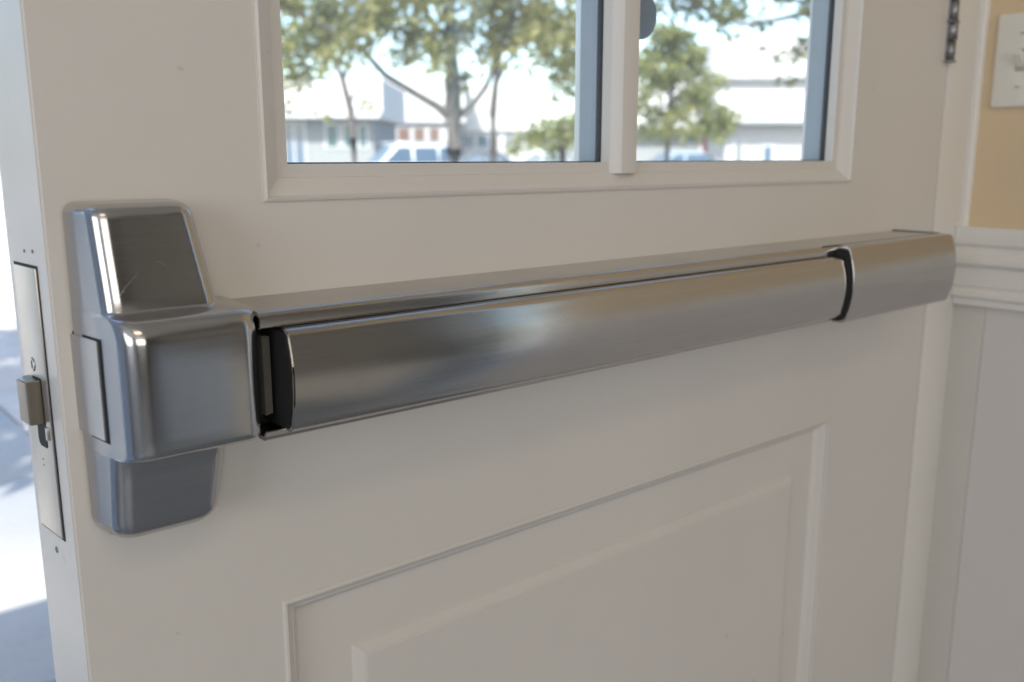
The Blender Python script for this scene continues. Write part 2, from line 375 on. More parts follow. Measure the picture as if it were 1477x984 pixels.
# ------------------------------------------------------------------ the door
DX0, DX1, DT = .118, 1.0735, .057
BEV = math.tan(R(5))
door = thing('door', (DX1, .03, .005), 'white panelled door with two glass panes standing open', 'door')
DO = -door.location
PX0, PX1, PZ0, PZ1 = .235, .8755, .22, .8735      # lower panel
WX0, WX1, WZ0, WZ1 = .2371, .8803, 1.1255, 1.98   # window frame
def slab():
    xs = [DX0, PX0, WX0, PX1, WX1, DX1]; zs = [.008, PZ0, PZ1, WZ0, WZ1, 2.12]
    hole = lambda i, k: (k == 1 and 1 <= i <= 2) or (k == 3 and 2 <= i <= 3)
    V = {}; v = []; f = []
    def vid(i, k, s):
        if (i, k, s) not in V:
            x = xs[i]; y = DT * s
            if i == 0: x -= BEV * y
            V[(i, k, s)] = len(v); v.append((x, y, zs[k]))
        return V[(i, k, s)]
    inside = lambda i, k: 0 <= i < 5 and 0 <= k < 5 and not hole(i, k)
    for i in range(5):
        for k in range(5):
            if hole(i, k): continue
            for s in (0, 1): f.append((vid(i, k, s), vid(i + 1, k, s), vid(i + 1, k + 1, s), vid(i, k + 1, s)))
            for di, dk, a, b_ in ((-1, 0, (0, 0), (0, 1)), (1, 0, (1, 0), (1, 1)), (0, -1, (0, 0), (1, 0)), (0, 1, (0, 1), (1, 1))):
                if not inside(i + di, k + dk):
                    f.append((vid(i + a[0], k + a[1], 0), vid(i + b_[0], k + b_[1], 0), vid(i + b_[0], k + b_[1], 1), vid(i + a[0], k + a[1], 1)))
    me = mesh('slab', v, f)
    bm = bmesh.new(); bm.from_mesh(me)
    es = [e for e in bm.edges if all(abs(q.co.x - DX0) < .02 for q in e.verts) and abs(e.verts[0].co.z - e.verts[1].co.z) > .01 and abs(e.verts[0].co.y) < 1e-4]
    es += [e for e in bm.edges if all(abs(q.co.x - DX1) < .001 for q in e.verts) and abs(e.verts[0].co.y) < 1e-4 and abs(e.verts[1].co.y) < 1e-4]
    bmesh.ops.bevel(bm, geom=es, offset=.0013, segments=3, affect='EDGES')
    bm.to_mesh(me); bm.free(); return me
link('slab', slab(), DOORW, door, DO)
pan = rings('panel', PX0, PX1, PZ0, PZ1, [(-.001, 0.03), (-.001, -.0006), (.0002, -.0016), (.0016, -.0018), (.0022, -.0004), (.0024, .0022), (.0034, .0014), (.0046, .0022), (.0076, .0046), (.0080, .0058), (.0092, .0058), (.0120, .0088), (.0126, .0098), (.0140, .0108), (.0530, .0098), (.0545, .0080), (.0600, .0046), (.0625, .0040)], True)
link('panel', pan, DOORW, door, DO)
fr = rings('window_frame', WX0, WX1, WZ0, WZ1, [(-.001, .001), (-.001, -.0016), (.0008, -.0022), (.0016, -.0004), (.0020, .0006), (.0120, .0072), (.0124, .0088), (.0198, .0092), (.0202, .0100), (.0202, .0415), (.0000, DT + .001), (-.012, DT + .006), (-.012, DT - .001)], False)
wf = link('window_frame', fr, DOORW, door, DO)
# mullion with chamfered sides
mc = .5472
mp = [(mc - .0085, .0005, .0008), (mc + .0085, .0005, .0008), (mc + .0140, .0085, .0005), (mc + .0140, .043, .001), (mc + .007, .056, .001), (mc - .007, .056, .001), (mc - .0140, .043, .001), (mc - .0140, .0085, .0005)]
link('mullion', extrude('mullion', round_poly(mp, 2), WZ0 + .0115, WZ1 - .0115, 'Z', R(25)), DOORW, door, DO)
GZ0, GZ1 = WZ0 + .0202, WZ1 - .0202
for (a, b_) in ((WX0 + .0202, mc - .014), (mc + .014, WX1 - .0202)):
    p = box('glass_pane', (a - .001, .0195, GZ0 - .001), (b_ + .001, .0235, GZ1 + .001), GLASS, door); p.location = DO
    g = rings('gasket', a - .0005, b_ + .0005, GZ0 - .0005, GZ1 + .0005, [(0, .0178), (.0013, .0182), (.0013, .0232), (0, .0236)], False)
    link('gasket', g, GASKET, p)
    e = rings('outer_stop', a - .0003, b_ + .0003, GZ0 - .0003, GZ1 + .0003, [(0, .0238), (.0009, .0240), (.0009, .0420)], False)
    link('outer_stop', e, EXTP, p)
# --- lock edge: faceplate, latch bolt, screws (local frame on the bevelled edge)
ED = Vector((-math.sin(R(5)), math.cos(R(5)), 0)); EN = Vector((-math.cos(R(5)), -math.sin(R(5)), 0))
def edge_obj(name, me, mat, parent):
    """mesh in (t along the edge towards outdoors, n outward, z) coordinates"""
    for q in me.vertices:
        t_, n_, z_ = q.co; q.co = Vector((DX0, 0, 0)) + ED * t_ + EN * n_ + Vector((0, 0, z_)) + (DO if parent is door else Vector())
    me.update(); return link(name, me, mat, parent)
rec = edge_obj('faceplate_recess', box_me('r', (.0145, -.002, .9432), (.0502, .0003, 1.0946)), BLACK, door)
fp = edge_obj('faceplate', box_me('f', (.0163, -.001, .9445), (.0497, .0011, 1.0932), .0005), NICKEL, door)
fpp = Vector(DO)
def edge_child(name, me, mat, par):
    for q in me.vertices:
        t_, n_, z_ = q.co; q.co = Vector((DX0, 0, 0)) + ED * t_ + EN * n_ + Vector((0, 0, z_)) + DO
    me.update(); return link(name, me, mat, par)
def disc_me(t_, z_, r, n0, n1, seg=20):
    bm = bmesh.new(); bmesh.ops.create_cone(bm, cap_ends=True, segments=seg, radius1=r, radius2=r * .85, depth=n1 - n0)
    bm.transform(Matrix.Translation((t_, (n0 + n1) / 2, z_)) @ Matrix.Rotation(-math.pi / 2, 4, 'X'))
    me = bpy.data.meshes.new('d'); bm.to_mesh(me); bm.free(); return me
edge_child('screw_hole', disc_me(.0340, 1.0400, .0043, .0008, .00125), BLACK, fp)
s = edge_child('screw', disc_me(.0340, 1.0400, .0037, .0009, .0016), SCRW, fp)
edge_child('screw_slot', box_me('q', (.0333, .001, 1.0378), (.0347, .0017, 1.0422)), BLACK, fp)
# latch bolt: wedge with a rounded nose, in a keyhole-shaped slot
edge_child('bolt_slot', extrude('b', round_poly([(.0235, .9945, .002), (.0365, .9945, .004), (.0365, 1.0335, .001), (.0235, 1.0335, .001)], 4), .0006, .00135, 'Y'), BLACK, fp)
lb = extrude('l', round_poly([(.0250, -.004, 0), (.0440, -.004, 0), (.0440, .0035, .001), (.0400, .0085, .0012), (.0250, .0085, .0010)], 4), 1.0085, 1.0325, 'Z', R(35), .0006)
o = edge_obj('latch_bolt', lb, steel('worn_brass_nickel', (.36, .32, .26), .33, (0, 0, 1), (200, 200, 5), .3), door)
tag(o, 'protruding worn nickel latch bolt')
edge_child('trigger_pin', box_me('tp', (.0195, .0005, 1.0000), (.0225, .0022, 1.0070), .0004), NICKEL, fp)
for (t_, z_, r) in ((.0321, 1.1013, .0011), (.0195, 1.1019, .0011), (.0306, .9335, .0022)):
    edge_obj('screw', disc_me(t_, z_, r, -.0005, .0003, 12), DARKST, door)
for z_ in (.9865, .9830):
    edge_child('pin_hole', disc_me(.0335, z_, .0006, .0009, .00125, 8), BLACK, fp)
# hinge knuckles at the jamb side
hg = thing('continuous_hinge', (1.0705, -.004, 1.2555), 'grey knuckled steel hinge between the door and jamb', 'hinge')
z = 0; i = 0
while z < .82:
    hgt = .0215
    k = cyl('knuckle', (0, 0, z + .0012), (0, 0, z + hgt), .0056 if i % 2 else .0048, .0056 if i % 2 else .0048, HINGE, hg, 12)
    if i % 2 == 0: box('hinge_pin_joint', (-.0085, -.0035, z - .0012), (.0085, .003, z + .0012), HINGE, hg, .0006)
    z += hgt; i += 1
box('hinge_leaf', (-.0058, .0015, 0), (.0062, .0042, .82), HINGE, hg)
# exterior knob seen past the mullion
kb = thing('suction_hook', (.5830, .0237, 1.2630), 'round dark blue rubber suction cup on the glass behind mullion', 'suction cup')
def revolve_y(name, prof, seg=28):
    v = []; f = []
    for (r, y) in prof:
        for i in range(seg): a = 2 * math.pi * i / seg; v.append((r * math.cos(a), y, r * math.sin(a)))
    for k in range(len(prof) - 1):
        for i in range(seg): j = (i + 1) % seg; f.append((k * seg + i, k * seg + j, k * seg + seg + j, k * seg + seg + i))
    f.append(tuple(range(seg))); f.append(tuple(range((len(prof) - 1) * seg, len(prof) * seg)))
    return mesh(name, v, f, R(40))
link('cup', revolve_y('cup', [(.0190, .0003), (.0195, .0012), (.0185, .0030), (.0110, .0065), (.0055, .009), (.0050, .013)]), BLUEP, kb)
link('knob', revolve_y('knob', [(.0050, .013), (.0075, .014), (.0075, .018), (.005, .0195)]), BLUEP, kb)

# ------------------------------------------------------------------ exit device
dev = thing('exit_device', (.16, 0, 1.04), 'brushed stainless steel push bar exit device across the white door', 'push bar')
VO = -dev.location
def dlink(name, me, mat, parent=None):
    return link(name, me, mat, parent or dev, VO if parent is None else (0, 0, 0))
# head: lofted casting, sections (z, x_left, x_right, depth, corner radius)
def smooth_sections(S):
    return S
def head():
    def sec(z, xl, xr, d, r):
        d = max(d, .0048); r = min(r, (d - .0022) * .9, (xr - xl) * .45); dl = .12 * d; dr = .08 * d; pts = []
        n = 9
        # left base -> left corner -> front -> right corner -> right base
        a = xl; b_ = xr; L = xl + dl; Rr = xr - dr
        pts.append((a, -.0022)); 
        for q in (.25, .5, .75): pts.append((a + (L - a) * q * (d - r) / d, -.0022 - (d - r - .0022) * q))
        for k in range(n + 1):
            q = math.pi / 2 * k / n
            pts.append((L + r - r * math.cos(q), -(d - r) - r * math.sin(q)))
        for q in (.2, .4, .6, .8): pts.append((L + r + (Rr - L - 2 * r) * q, -d))
        for k in range(n + 1):
            q = math.pi / 2 * (1 - k / n)
            pts.append((Rr - r + r * math.cos(q), -(d - r) - r * math.sin(q)))
        for q in (.75, .5, .25): pts.append((b_ - (b_ - Rr) * q, -.0022 - (d - r - .0022) * q))
        pts.append((b_, -.0022)); return [(x, y, z) for x, y in pts]
    S = []
    XL = .1270
    def arc(z0, z1, d0, d1, n, kind):   # quarter ellipse between two (z,depth)
        out = []
        for k in range(n + 1):
            q = math.pi / 2 * k / n
            if kind == 'top': out.append((z0 + (z1 - z0) * (1 - math.cos(q)), d0 + (d1 - d0) * math.sin(q)))
            else: out.append((z0 + (z1 - z0) * math.sin(q), d0 + (d1 - d0) * (1 - math.cos(q))))
        return out
    def xr_at(z):
        if z > 1.0735: return .1945 - (z - 1.0735) / (1.1265 - 1.0735) * .0085
        if z < .9998: return .1955 - (.9998 - z) / (.9998 - .953) * .0060
        return None
    prof = []
    prof += [(1.1278, .0010), (1.1277, .014)] + arc(1.1275, 1.1195, .022, .0318, 7, 'top')
    prof += [(1.110, .0334), (1.095, .0361), (1.082, .0384), (1.0752, .0396), (1.0745, .0400)]
    up = [(z, XL, xr_at(z), d, .0092) for z, d in prof]
    # front-view rounding of the two top corners
    fix = []
    for (z, xl, xr, d, r) in up:
        q = max(0, (z - 1.1215) / .0063); ins = .0062 * (1 - math.sqrt(max(0, 1 - q * q)))
        fix.append((z, xl + ins, xr - ins, d, r))
    S += fix
    mid = [(1.0738, .0415)] + arc(1.0728, 1.0600, .0440, .0565, 8, 'top') + [(1.045, .0568), (1.03, .0568), (1.012, .0567)] + arc(1.0060, 1.0002, .0567, .0500, 6, 'bot') + [(.9997, .0440)]
    nm = len(mid)
    for i, (z, d) in enumerate(mid):
        q = min(1, (d - .040) / .016); q2 = min(1, i / 6, (nm - 1 - i) / 3)
        S.append((z, XL - .0002, .1945 + .0168 * min(1, i / 4) if i < nm - 2 else .2108, d, .0095 + .003 * q2))
    low = [(.9994, .0352), (.9985, .0345), (.985, .0332), (.970, .0312)] + arc(.962, .9500, .0300, .0190, 6, 'bot') + [(.9497, .010), (.9496, .001)]
    for z, d in low:
        q = max(0, (.9630 - z) / .0135); ins = .0105 * (1 - math.sqrt(max(0, 1 - min(1, q) ** 2)))
        S.append((z, XL - .0001 + ins, .1965 - (.9998 - z) * .13 - ins, d, .0098))
    v = []; f = []; n = None
    for s in S:
        p = sec(*s); n = len(p); v += p
    for k in range(len(S) - 1):
        for i in range(n - 1): f.append((k * n + i, k * n + i + 1, k * n + n + i + 1, k * n + n + i))
        f.append((k * n + n - 1, k * n, k * n + n, k * n + 2 * n - 1))
    f.append(tuple(range(n))); f.append(tuple(range((len(S) - 1) * n, len(S) * n)))
    return mesh('head_cover', v, f, R(38))
hd = dlink('head_cover', head(), STEELH)
dlink('base_shade_filler', extrude('base_shade_filler', round_poly([(.1300, .9555, .008), (.1850, .9555, .008), (.1830, 1.1240, .004), (.1300, 1.1240, .004)], 4), -.0040, .0004, 'Y'), BLACK)  # black filler added behind the head as its dark contact shadow line
# side latch plate and its dark groove
def lx(y): return .1270 + .12 * -y
def side_strip(name, y0, y1, z0, z1, out0, out1, skew=0):
    v = []
    for o_ in (out0, out1):
        v += [(lx(y0) - o_, y0, z0), (lx(y1) - o_, y1, z0), (lx(y1) - o_, y1, z1), (lx(y0) - o_, y0, z1)]
    return mesh(name, v, [(0, 1, 2, 3), (4, 5, 6, 7), (0, 1, 5, 4), (1, 2, 6, 5), (2, 3, 7, 6), (3, 0, 4, 7)])
dlink('side_slot', side_strip('side_slot', .0, -.0338, 1.0085, 1.0616, -.002, .0004), BLACK)
dlink('side_plate', side_strip('side_plate', .0002, -.0312, 1.0092, 1.0606, -.001, .0016), STEELH)
# seam line below the plate
dlink('seam', side_strip('seam', -.003, -.0338, 1.0076, 1.0085, -.002, .0004), BLACK)
# channel
ZT, ZB, CDp = 1.0698, .9990, .0550
ch = [(.0002, ZT, 0), (-CDp, ZT, .0100), (-CDp, 1.0608, .0008), (-CDp + .0022, 1.0608, 0), (-CDp + .0022, ZT - .0022, .0025), (-.004, ZT - .0022, 0), (-.004, ZB + .0022, 0), (-CDp + .0022, ZB + .0022, .002), (-CDp + .0022, ZB + .0055, 0), (-CDp, ZB + .0055, .0006), (-CDp, ZB, .0035), (.0002, ZB, 0)]
dlink('channel', extrude('channel', round_poly(ch, 6), .2045, .9780, 'X', R(32)), STEEL)
dlink('channel_shade_fill', box_me('channel_shade_fill', (.200, -.030, ZB + .003), (.9755, -.0045, ZT - .003)), BLACK)  # black box stands in for the shade inside the channel
lug = mesh('guide_lug', [(.2078, -.0490, 1.0118), (.2134, -.0460, 1.0118), (.2134, -.0460, 1.0548), (.2078, -.0490, 1.0560), (.2080, -.0300, 1.0118), (.2136, -.0300, 1.0118), (.2136, -.0300, 1.0548), (.2080, -.0300, 1.0560)],
           [(0, 1, 2, 3), (4, 5, 6, 7), (0, 1, 5, 4), (1, 2, 6, 5), (2, 3, 7, 6), (3, 0, 4, 7)])
dlink('guide_lug', lug, flat('grey_zinc', (.15, .145, .13), .3, 0, .15, 60))
# pad
def front_bulge(zb, zt, y0, bulge, n=10):
    return [(y0 - bulge * (1 - (2 * k / n - 1) ** 2), zb + (zt - zb) * k / n) for k in range(n + 1)]
def bar_profile(zb, zt, yb, yf, bulge, r):
    f_ = front_bulge(zb + r, zt - r, yf, bulge)
    pts = [Vector((yb, zt)), Vector((yf + r, zt))]
    for k in range(1, 6): q = math.pi / 2 * k / 6; pts.append(Vector((yf + r - r * math.sin(q), zt - r + r * math.cos(q))))
    pts += [Vector(p) for p in reversed(f_)]
    for k in range(1, 6): q = math.pi / 2 * k / 6; pts.append(Vector((yf + r - r * math.cos(q), zb + r - r * math.sin(q))))
    pts += [Vector((yf + r, zb)), Vector((yb, zb))]; return pts
PADX0, PADX1 = .2153, .7714
dlink('push_pad', extrude('push_pad', bar_profile(1.0033, 1.0606, -.031, -.0648, .0036, .0062), PADX0, PADX1, 'X', R(32), .0009), STEEL)
dlink('pad_end_shade', extrude('pad_end_shade', bar_profile(1.0050, 1.0588, -.0312, -.0622, .0034, .0030), PADX0 - .0003, PADX0 + .004, 'X'), BLACK)  # black slab stands in for the dark inside of the hollow pad end
# end cap
capp = bar_profile(.9982, 1.0702, -.0528, -.0672, .0055, .0062)
dlink('end_cap', extrude('end_cap', capp, .7736, .9790, 'X', R(32), .0003), STEEL)
ec = [(.0002, ZT + .0012, 0), (-.0530, ZT + .0008, .001), (-.0530, ZB - .0005, .001), (.0002, ZB - .0005, 0)]
dlink('end_plate', extrude('end_plate', round_poly(ec, 3), .9782, .9800, 'X'), DARKST)
dlink('cap_seam', box_me('cap_seam', (.7500, -.0532, ZT - .003), (.9785, -.0522, ZT + .0006)), DARKST)
dlink('cap_gap_shade', extrude('cap_gap_shade', bar_profile(1.0005, 1.0672, -.032, -.0652, .0050, .0052), .7706, .7733, 'X'), BLACK)  # black sheet added as the shade in the gap before the cap

# ------------------------------------------------------------------ outdoors, seen through the glass
GZ = -.13
def hz(py, depth): return 1.15 + (226 - py) / 1341.6 * depth * 1.0
BARK = flat('bark', (.085, .075, .068), .9, 0, .35, 14)
LEAFA = leafmat('olive_leaves', (.17, .18, .075), (.33, .31, .14))
LEAFB = leafmat('yellow_green_leaves', (.17, .20, .075), (.32, .32, .13))
LEAFC = leafmat('dark_leaves', (.10, .12, .05), (.19, .19, .08))
def limb_mesh(name, paths, mat, parent, seg=8):
    v = []; f = []
    for path in paths:
        b0 = len(v); n = len(path)
        for i, (p, r) in enumerate(path):
            p = Vector(p); d = (Vector(path[min(i + 1, n - 1)][0]) - Vector(path[max(i - 1, 0)][0])).normalized()
            q = d.to_track_quat('Z', 'Y')
            for k in range(seg): a = 2 * math.pi * k / seg; v.append(p + q @ Vector((math.cos(a) * r, math.sin(a) * r, 0)))
        for i in range(n - 1):
            for k in range(seg): j = (k + 1) % seg; f.append((b0 + i * seg + k, b0 + i * seg + j, b0 + i * seg + seg + j, b0 + i * seg + seg + k))
        f.append(tuple(b0 + (n - 1) * seg + k for k in range(seg)))
    return link(name, mesh(name, v, f, R(60)), mat, parent)
def crown_mesh(name, clumps, size, mat, parent, rng):
    """clumps: (centre, radius, number of leaves); each leaf a folded two-triangle-pair blade"""
    v = []; f = []
    for c, rad, n in clumps:
        for _ in range(n):
            d = Vector((rng.gauss(0, 1), rng.gauss(0, 1), rng.gauss(0, .8))); d = d.normalized() * rad * rng.random() ** .45
            p = Vector(c) + d; s = size * rng.uniform(.6, 1.3)
            a = Vector((rng.uniform(-1, 1), rng.uniform(-1, 1), rng.uniform(-.9, .4))).normalized()
            b_ = a.cross(Vector((rng.uniform(-1, 1), rng.uniform(-1, 1), rng.uniform(-1, 1)))).normalized(); nn = a.cross(b_)
            i = len(v); v += [p, p + a * s * .5 + b_ * s * .28 + nn * s * .06, p + a * s, p + a * s * .5 - b_ * s * .28 + nn * s * .06]
            f += [(i, i + 1, i + 2), (i, i + 2, i + 3)]
    me = bpy.data.meshes.new(name); me.from_pydata([tuple(q) for q in v], [], f); me.update()
    return link(name, me, mat, parent)
def tree(name, px, depth, label, paths, clumps, size, leaf, seed, group=None):
    b_ = at(px, depth); root = thing(name, (b_.x, b_.y, GZ), label, 'tree', group, 0)
    root.rotation_euler = (0, 0, YAW - math.pi / 2)        # local x = image right, y = away, z up
    rng = random.Random(seed)
    limb_mesh('trunk', paths, BARK, root); crown_mesh('crown', clumps, size, leaf, root, rng); return root
def pxz(py, depth): return hz(py, depth) - GZ
# big tree: fork above the car roofs, long limb to the left, leader and right limb
D = 15.0; k_ = D / 1341.6
def lp(px, py, dy=0, base=655): return ((px - base) * k_, dy, pxz(py, D))
rng = random.Random(3)
paths = [[((-.02, 0, 0), .20), ((0, 0, .6), .15), (lp(655, 215), .135), (lp(654, 172), .14), (lp(655, 130), .12), (lp(652, 60, .1), .10), (lp(648, -30, .1), .08), (lp(655, -160, .2), .05), (lp(650, -300, .2), .02)],
         [(lp(652, 172), .09), (lp(632, 156, -.1), .065), (lp(600, 138, -.2), .055), (lp(562, 115, -.3), .05), (lp(535, 85, -.3), .045), (lp(490, 55, -.4), .035), (lp(420, 20, -.5), .025), (lp(350, 0, -.5), .012)],
         [(lp(658, 172), .07), (lp(680, 155, .1), .05), (lp(700, 130, .1), .045), (lp(716, 95, .2), .035), (lp(735, 40, .2), .03), (lp(770, -30, .3), .02), (lp(800, -80, .3), .012)],
         [(lp(654, 60, .1), .06), (lp(700, 20, .3), .045), (lp(790, -20, .5), .03), (lp(860, -60, .6), .015)],
         [(lp(652, 70, .1), .05), (lp(610, 20, -.2), .04), (lp(540, -40, -.4), .03), (lp(470, -90, -.5), .015)]]
cl = []
for px, py, r, n in ((425, 20, .42, 150), (470, 25, .42, 170), (420, 80, .36, 110), (460, 75, .34, 110), (520, 30, .45, 190), (570, 20, .45, 200), (540, 70, .30, 90), (600, 60, .36, 130), (625, 20, .45, 190),
                     (640, 85, .30, 120), (655, 110, .22, 70), (690, 30, .42, 170), (730, 60, .32, 90), (700, 80, .25, 60), (760, 25, .42, 170), (790, 70, .34, 120), (820, 25, .42, 170), (840, 80, .30, 90), (815, 105, .22, 50),
                     (860, 40, .4, 150), (430, 110, .22, 45), (485, 100, .2, 35), (900, 0, .45, 150), (580, 85, .2, 40)):
    p = lp(px, py); cl.append(((p[0], rng.uniform(-.9, .9), p[2]), r * 1.22, int(n * 1.55)))
for _ in range(14):
    px = rng.uniform(395, 905); p = lp(px, rng.uniform(-10, 78) + 18 * math.sin(px / 40)); cl.append(((p[0], rng.uniform(-1.2, 1.2), p[2]), .42, 95))
for _ in range(52):
    a = rng.uniform(0, 6.28); rr = rng.uniform(.4, 3.8); zz = rng.uniform(4.3, 8.0); rr *= math.sqrt(max(.1, 1 - ((zz - 5) / 3.6) ** 2))
    cl.append(((rr * math.cos(a), rr * math.sin(a) * .8, zz), .6, 110))
tree('shade_tree', 655, D, 'large leafy tree with forked grey trunk in front of the parked white cars', paths, cl, .15, LEAFA, 1)
# slender tree on the left
# tree just outside, left of the open door: its shade crosses the pavement
rngs = random.Random(21)
ts = thing('pavement_tree', (-2.7, 3.2, GZ), 'leafy tree shading the pavement left of the open door', 'tree')
limb_mesh('trunk', [[((0, 0, 0), .16), ((.05, 0, 1.2), .12), ((0, .05, 2.4), .10), ((.1, 0, 4), .04)], [((0, 0, 2), .07), ((.9, .2, 3), .03)], [((0, 0, 2.2), .06), ((-.8, -.3, 3.1), .03)]], BARK, ts)
crown_mesh('crown', [((rngs.uniform(-1.3, 1.3), rngs.uniform(-1.6, 1.6), rngs.uniform(2.6, 4.6)), .55, 230) for _ in range(34)], .15, LEAFA, ts, rngs)
D = 21.0; k_ = D / 1341.6; B = 510
q = lambda px, py, dy=0: ((px - B) * k_, dy, pxz(py, D))
paths = [[((0, 0, 0), .11), (q(511, 200), .09), (q(508, 160), .085), (q(497, 115), .065), (q(480, 70), .05), (q(470, 10), .03)], [(q(499, 120), .05), (q(520, 60), .03), (q(530, 0), .015)], [(q(506, 150), .04), (q(535, 118), .025), (q(548, 100), .01)]]
cl = [((q(px, py)[0], rng.uniform(-.6, .6), q(px, py)[2]), r, n) for px, py, r, n in ((430, 60, .6, 190), (470, 40, .65, 200), (415, 115, .5, 120), (500, 60, .55, 140), (445, 105, .45, 90), (405, 70, .5, 110), (535, 155, .18, 26), (470, -30, .8, 260), (540, 0, .6, 150), (420, 0, .6, 160), (410, 155, .25, 26), (500, -90, .9, 260), (470, 168, .2, 16))]
tree('young_tree', B, D, 'slender leaning tree before the low white shop with blue windows', paths, cl, .17, LEAFB, 2)
# thin tree right of the big trunk
D = 19.0; k_ = D / 1341.6; B = 711
q = lambda px, py, dy=0: ((px - B) * k_, dy, pxz(py, D))
paths = [[((0, 0, 0), .10), (q(712, 200), .08), (q(711, 165), .075), (q(716, 120), .06), (q(724, 60), .045), (q(730, 0), .03)], [(q(714, 130), .04), (q(745, 70), .025), (q(765, 20), .012)]]
cl = [((q(px, py)[0], rng.uniform(-.6, .6), q(px, py)[2]), r, n) for px, py, r, n in ((735, 30, .6, 130), (770, 50, .5, 100), (720, -20, .7, 200), (760, -40, .8, 220), (800, 90, .55, 170), (690, 0, .5, 160), (830, 110, .5, 150), (810, 130, .35, 70), (850, 75, .5, 160))]
tree('young_tree', B, D, 'thin straight trunked tree just right of the big forked tree', paths, cl, .16, LEAFA, 4)
# bushy tree and hedge at the right of the left pane
D = 26.0; k_ = D / 1341.6; B = 812
q = lambda px, py, dy=0: ((px - B) * k_, dy, pxz(py, D))
paths = [[((0, 0, 0), .12), (q(812, 200), .09), (q(808, 170), .05)], [(q(812, 205), .05), (q(780, 190), .03)], [(q(812, 205), .05), (q(845, 185), .03)]]
cl = [((q(px, py)[0], rng.uniform(-.7, .7), q(px, py)[2]), r, n) for px, py, r, n in ((765, 200, .42, 170), (790, 190, .5, 230), (820, 185, .55, 260), (850, 180, .6, 260), (835, 205, .5, 200), (800, 212, .45, 180), (745, 212, .3, 90), (880, 180, .6, 220))]
tree('bush', B, D, 'rounded yellow green bush behind the second white car', paths, cl, .17, LEAFB, 5)
# cone shaped tree in the right pane
D = 22.0; k_ = D / 1341.6; B = 962
q = lambda px, py, dy=0: ((px - B) * k_, dy, pxz(py, D))
paths = [[((0, 0, 0), .09), (q(962, 205), .07), (q(964, 150), .055), (q(966, 90), .035), (q(968, 40), .015)], [(q(963, 170), .03), (q(1010, 140), .012)], [(q(963, 170), .03), (q(925, 150), .012)], [(q(964, 130), .03), (q(990, 95), .012)]]
cl = []
for py, hw in ((60, 28), (80, 38), (100, 52), (120, 62), (140, 72), (158, 82), (175, 88), (188, 66)):
    for _ in range(8):
        px = 965 + rng.uniform(-hw, hw) + (12 if py > 110 else 0); p = q(px, py + rng.uniform(-8, 8)); cl.append(((p[0], rng.uniform(-.8, .8), p[2]), .30, 78))
tree('cone_tree', B, D, 'cone shaped light green tree before the building with red door', paths, cl, .15, LEAFB, 6)
# tree whose boughs hang into the top of the right pane
D = 12.0; k_ = D / 1341.6; B = 1262
q = lambda px, py, dy=0: ((px - B) * k_, dy, pxz(py, D))
paths = [[((0, 0, 0), .17), (q(1262, 200), .14), (q(1258, 100), .13), (q(1262, 0), .11), (q(1250, -120), .07), (q(1255, -260), .03)], [(q(1258, 60), .07), (q(1190, 20), .045), (q(1110, 38), .03), (q(1060, 45), .022), (q(1000, 22), .015), (q(960, 0), .01)], [(q(1190, 20), .03), (q(1120, 10), .02), (q(1060, -10), .012)], [(q(1258, 90), .05), (q(1200, 75), .03), (q(1130, 82), .015), (q(1095, 88), .008)], [(q(1200, 75), .02), (q(1150, 118), .012), (q(1105, 122), .006)]]
cl = [((q(px, py)[0], rng.uniform(-.5, .5), q(px, py)[2]), r, n) for px, py, r, n in ((960, 5, .25, 110), (1000, 12, .26, 120), (1030, 38, .2, 70), (1060, 20, .22, 80), (1045, -15, .3, 140), (1090, 40, .15, 34), (1110, 0, .26, 90), (1140, 30, .2, 60), (1148, 70, .14, 34), (1115, 92, .09, 10), (1100, 72, .06, 6), (1135, 115, .09, 9), (1120, 125, .06, 5), (980, -30, .35, 160), (1150, -30, .35, 150), (1085, 108, .05, 4), (1130, 88, .10, 14), (1060, 55, .1, 14))]
for _ in range(40):
    a = rng.uniform(0, 6.28); rr = rng.uniform(.3, 2.6); cl.append(((rr * math.cos(a), rr * math.sin(a), rng.uniform(4.0, 6.6)), .5, 90))
tree('overhanging_tree', B, D, 'tree whose leafy boughs hang across the top of the right pane', paths, cl, .12, LEAFC, 8)

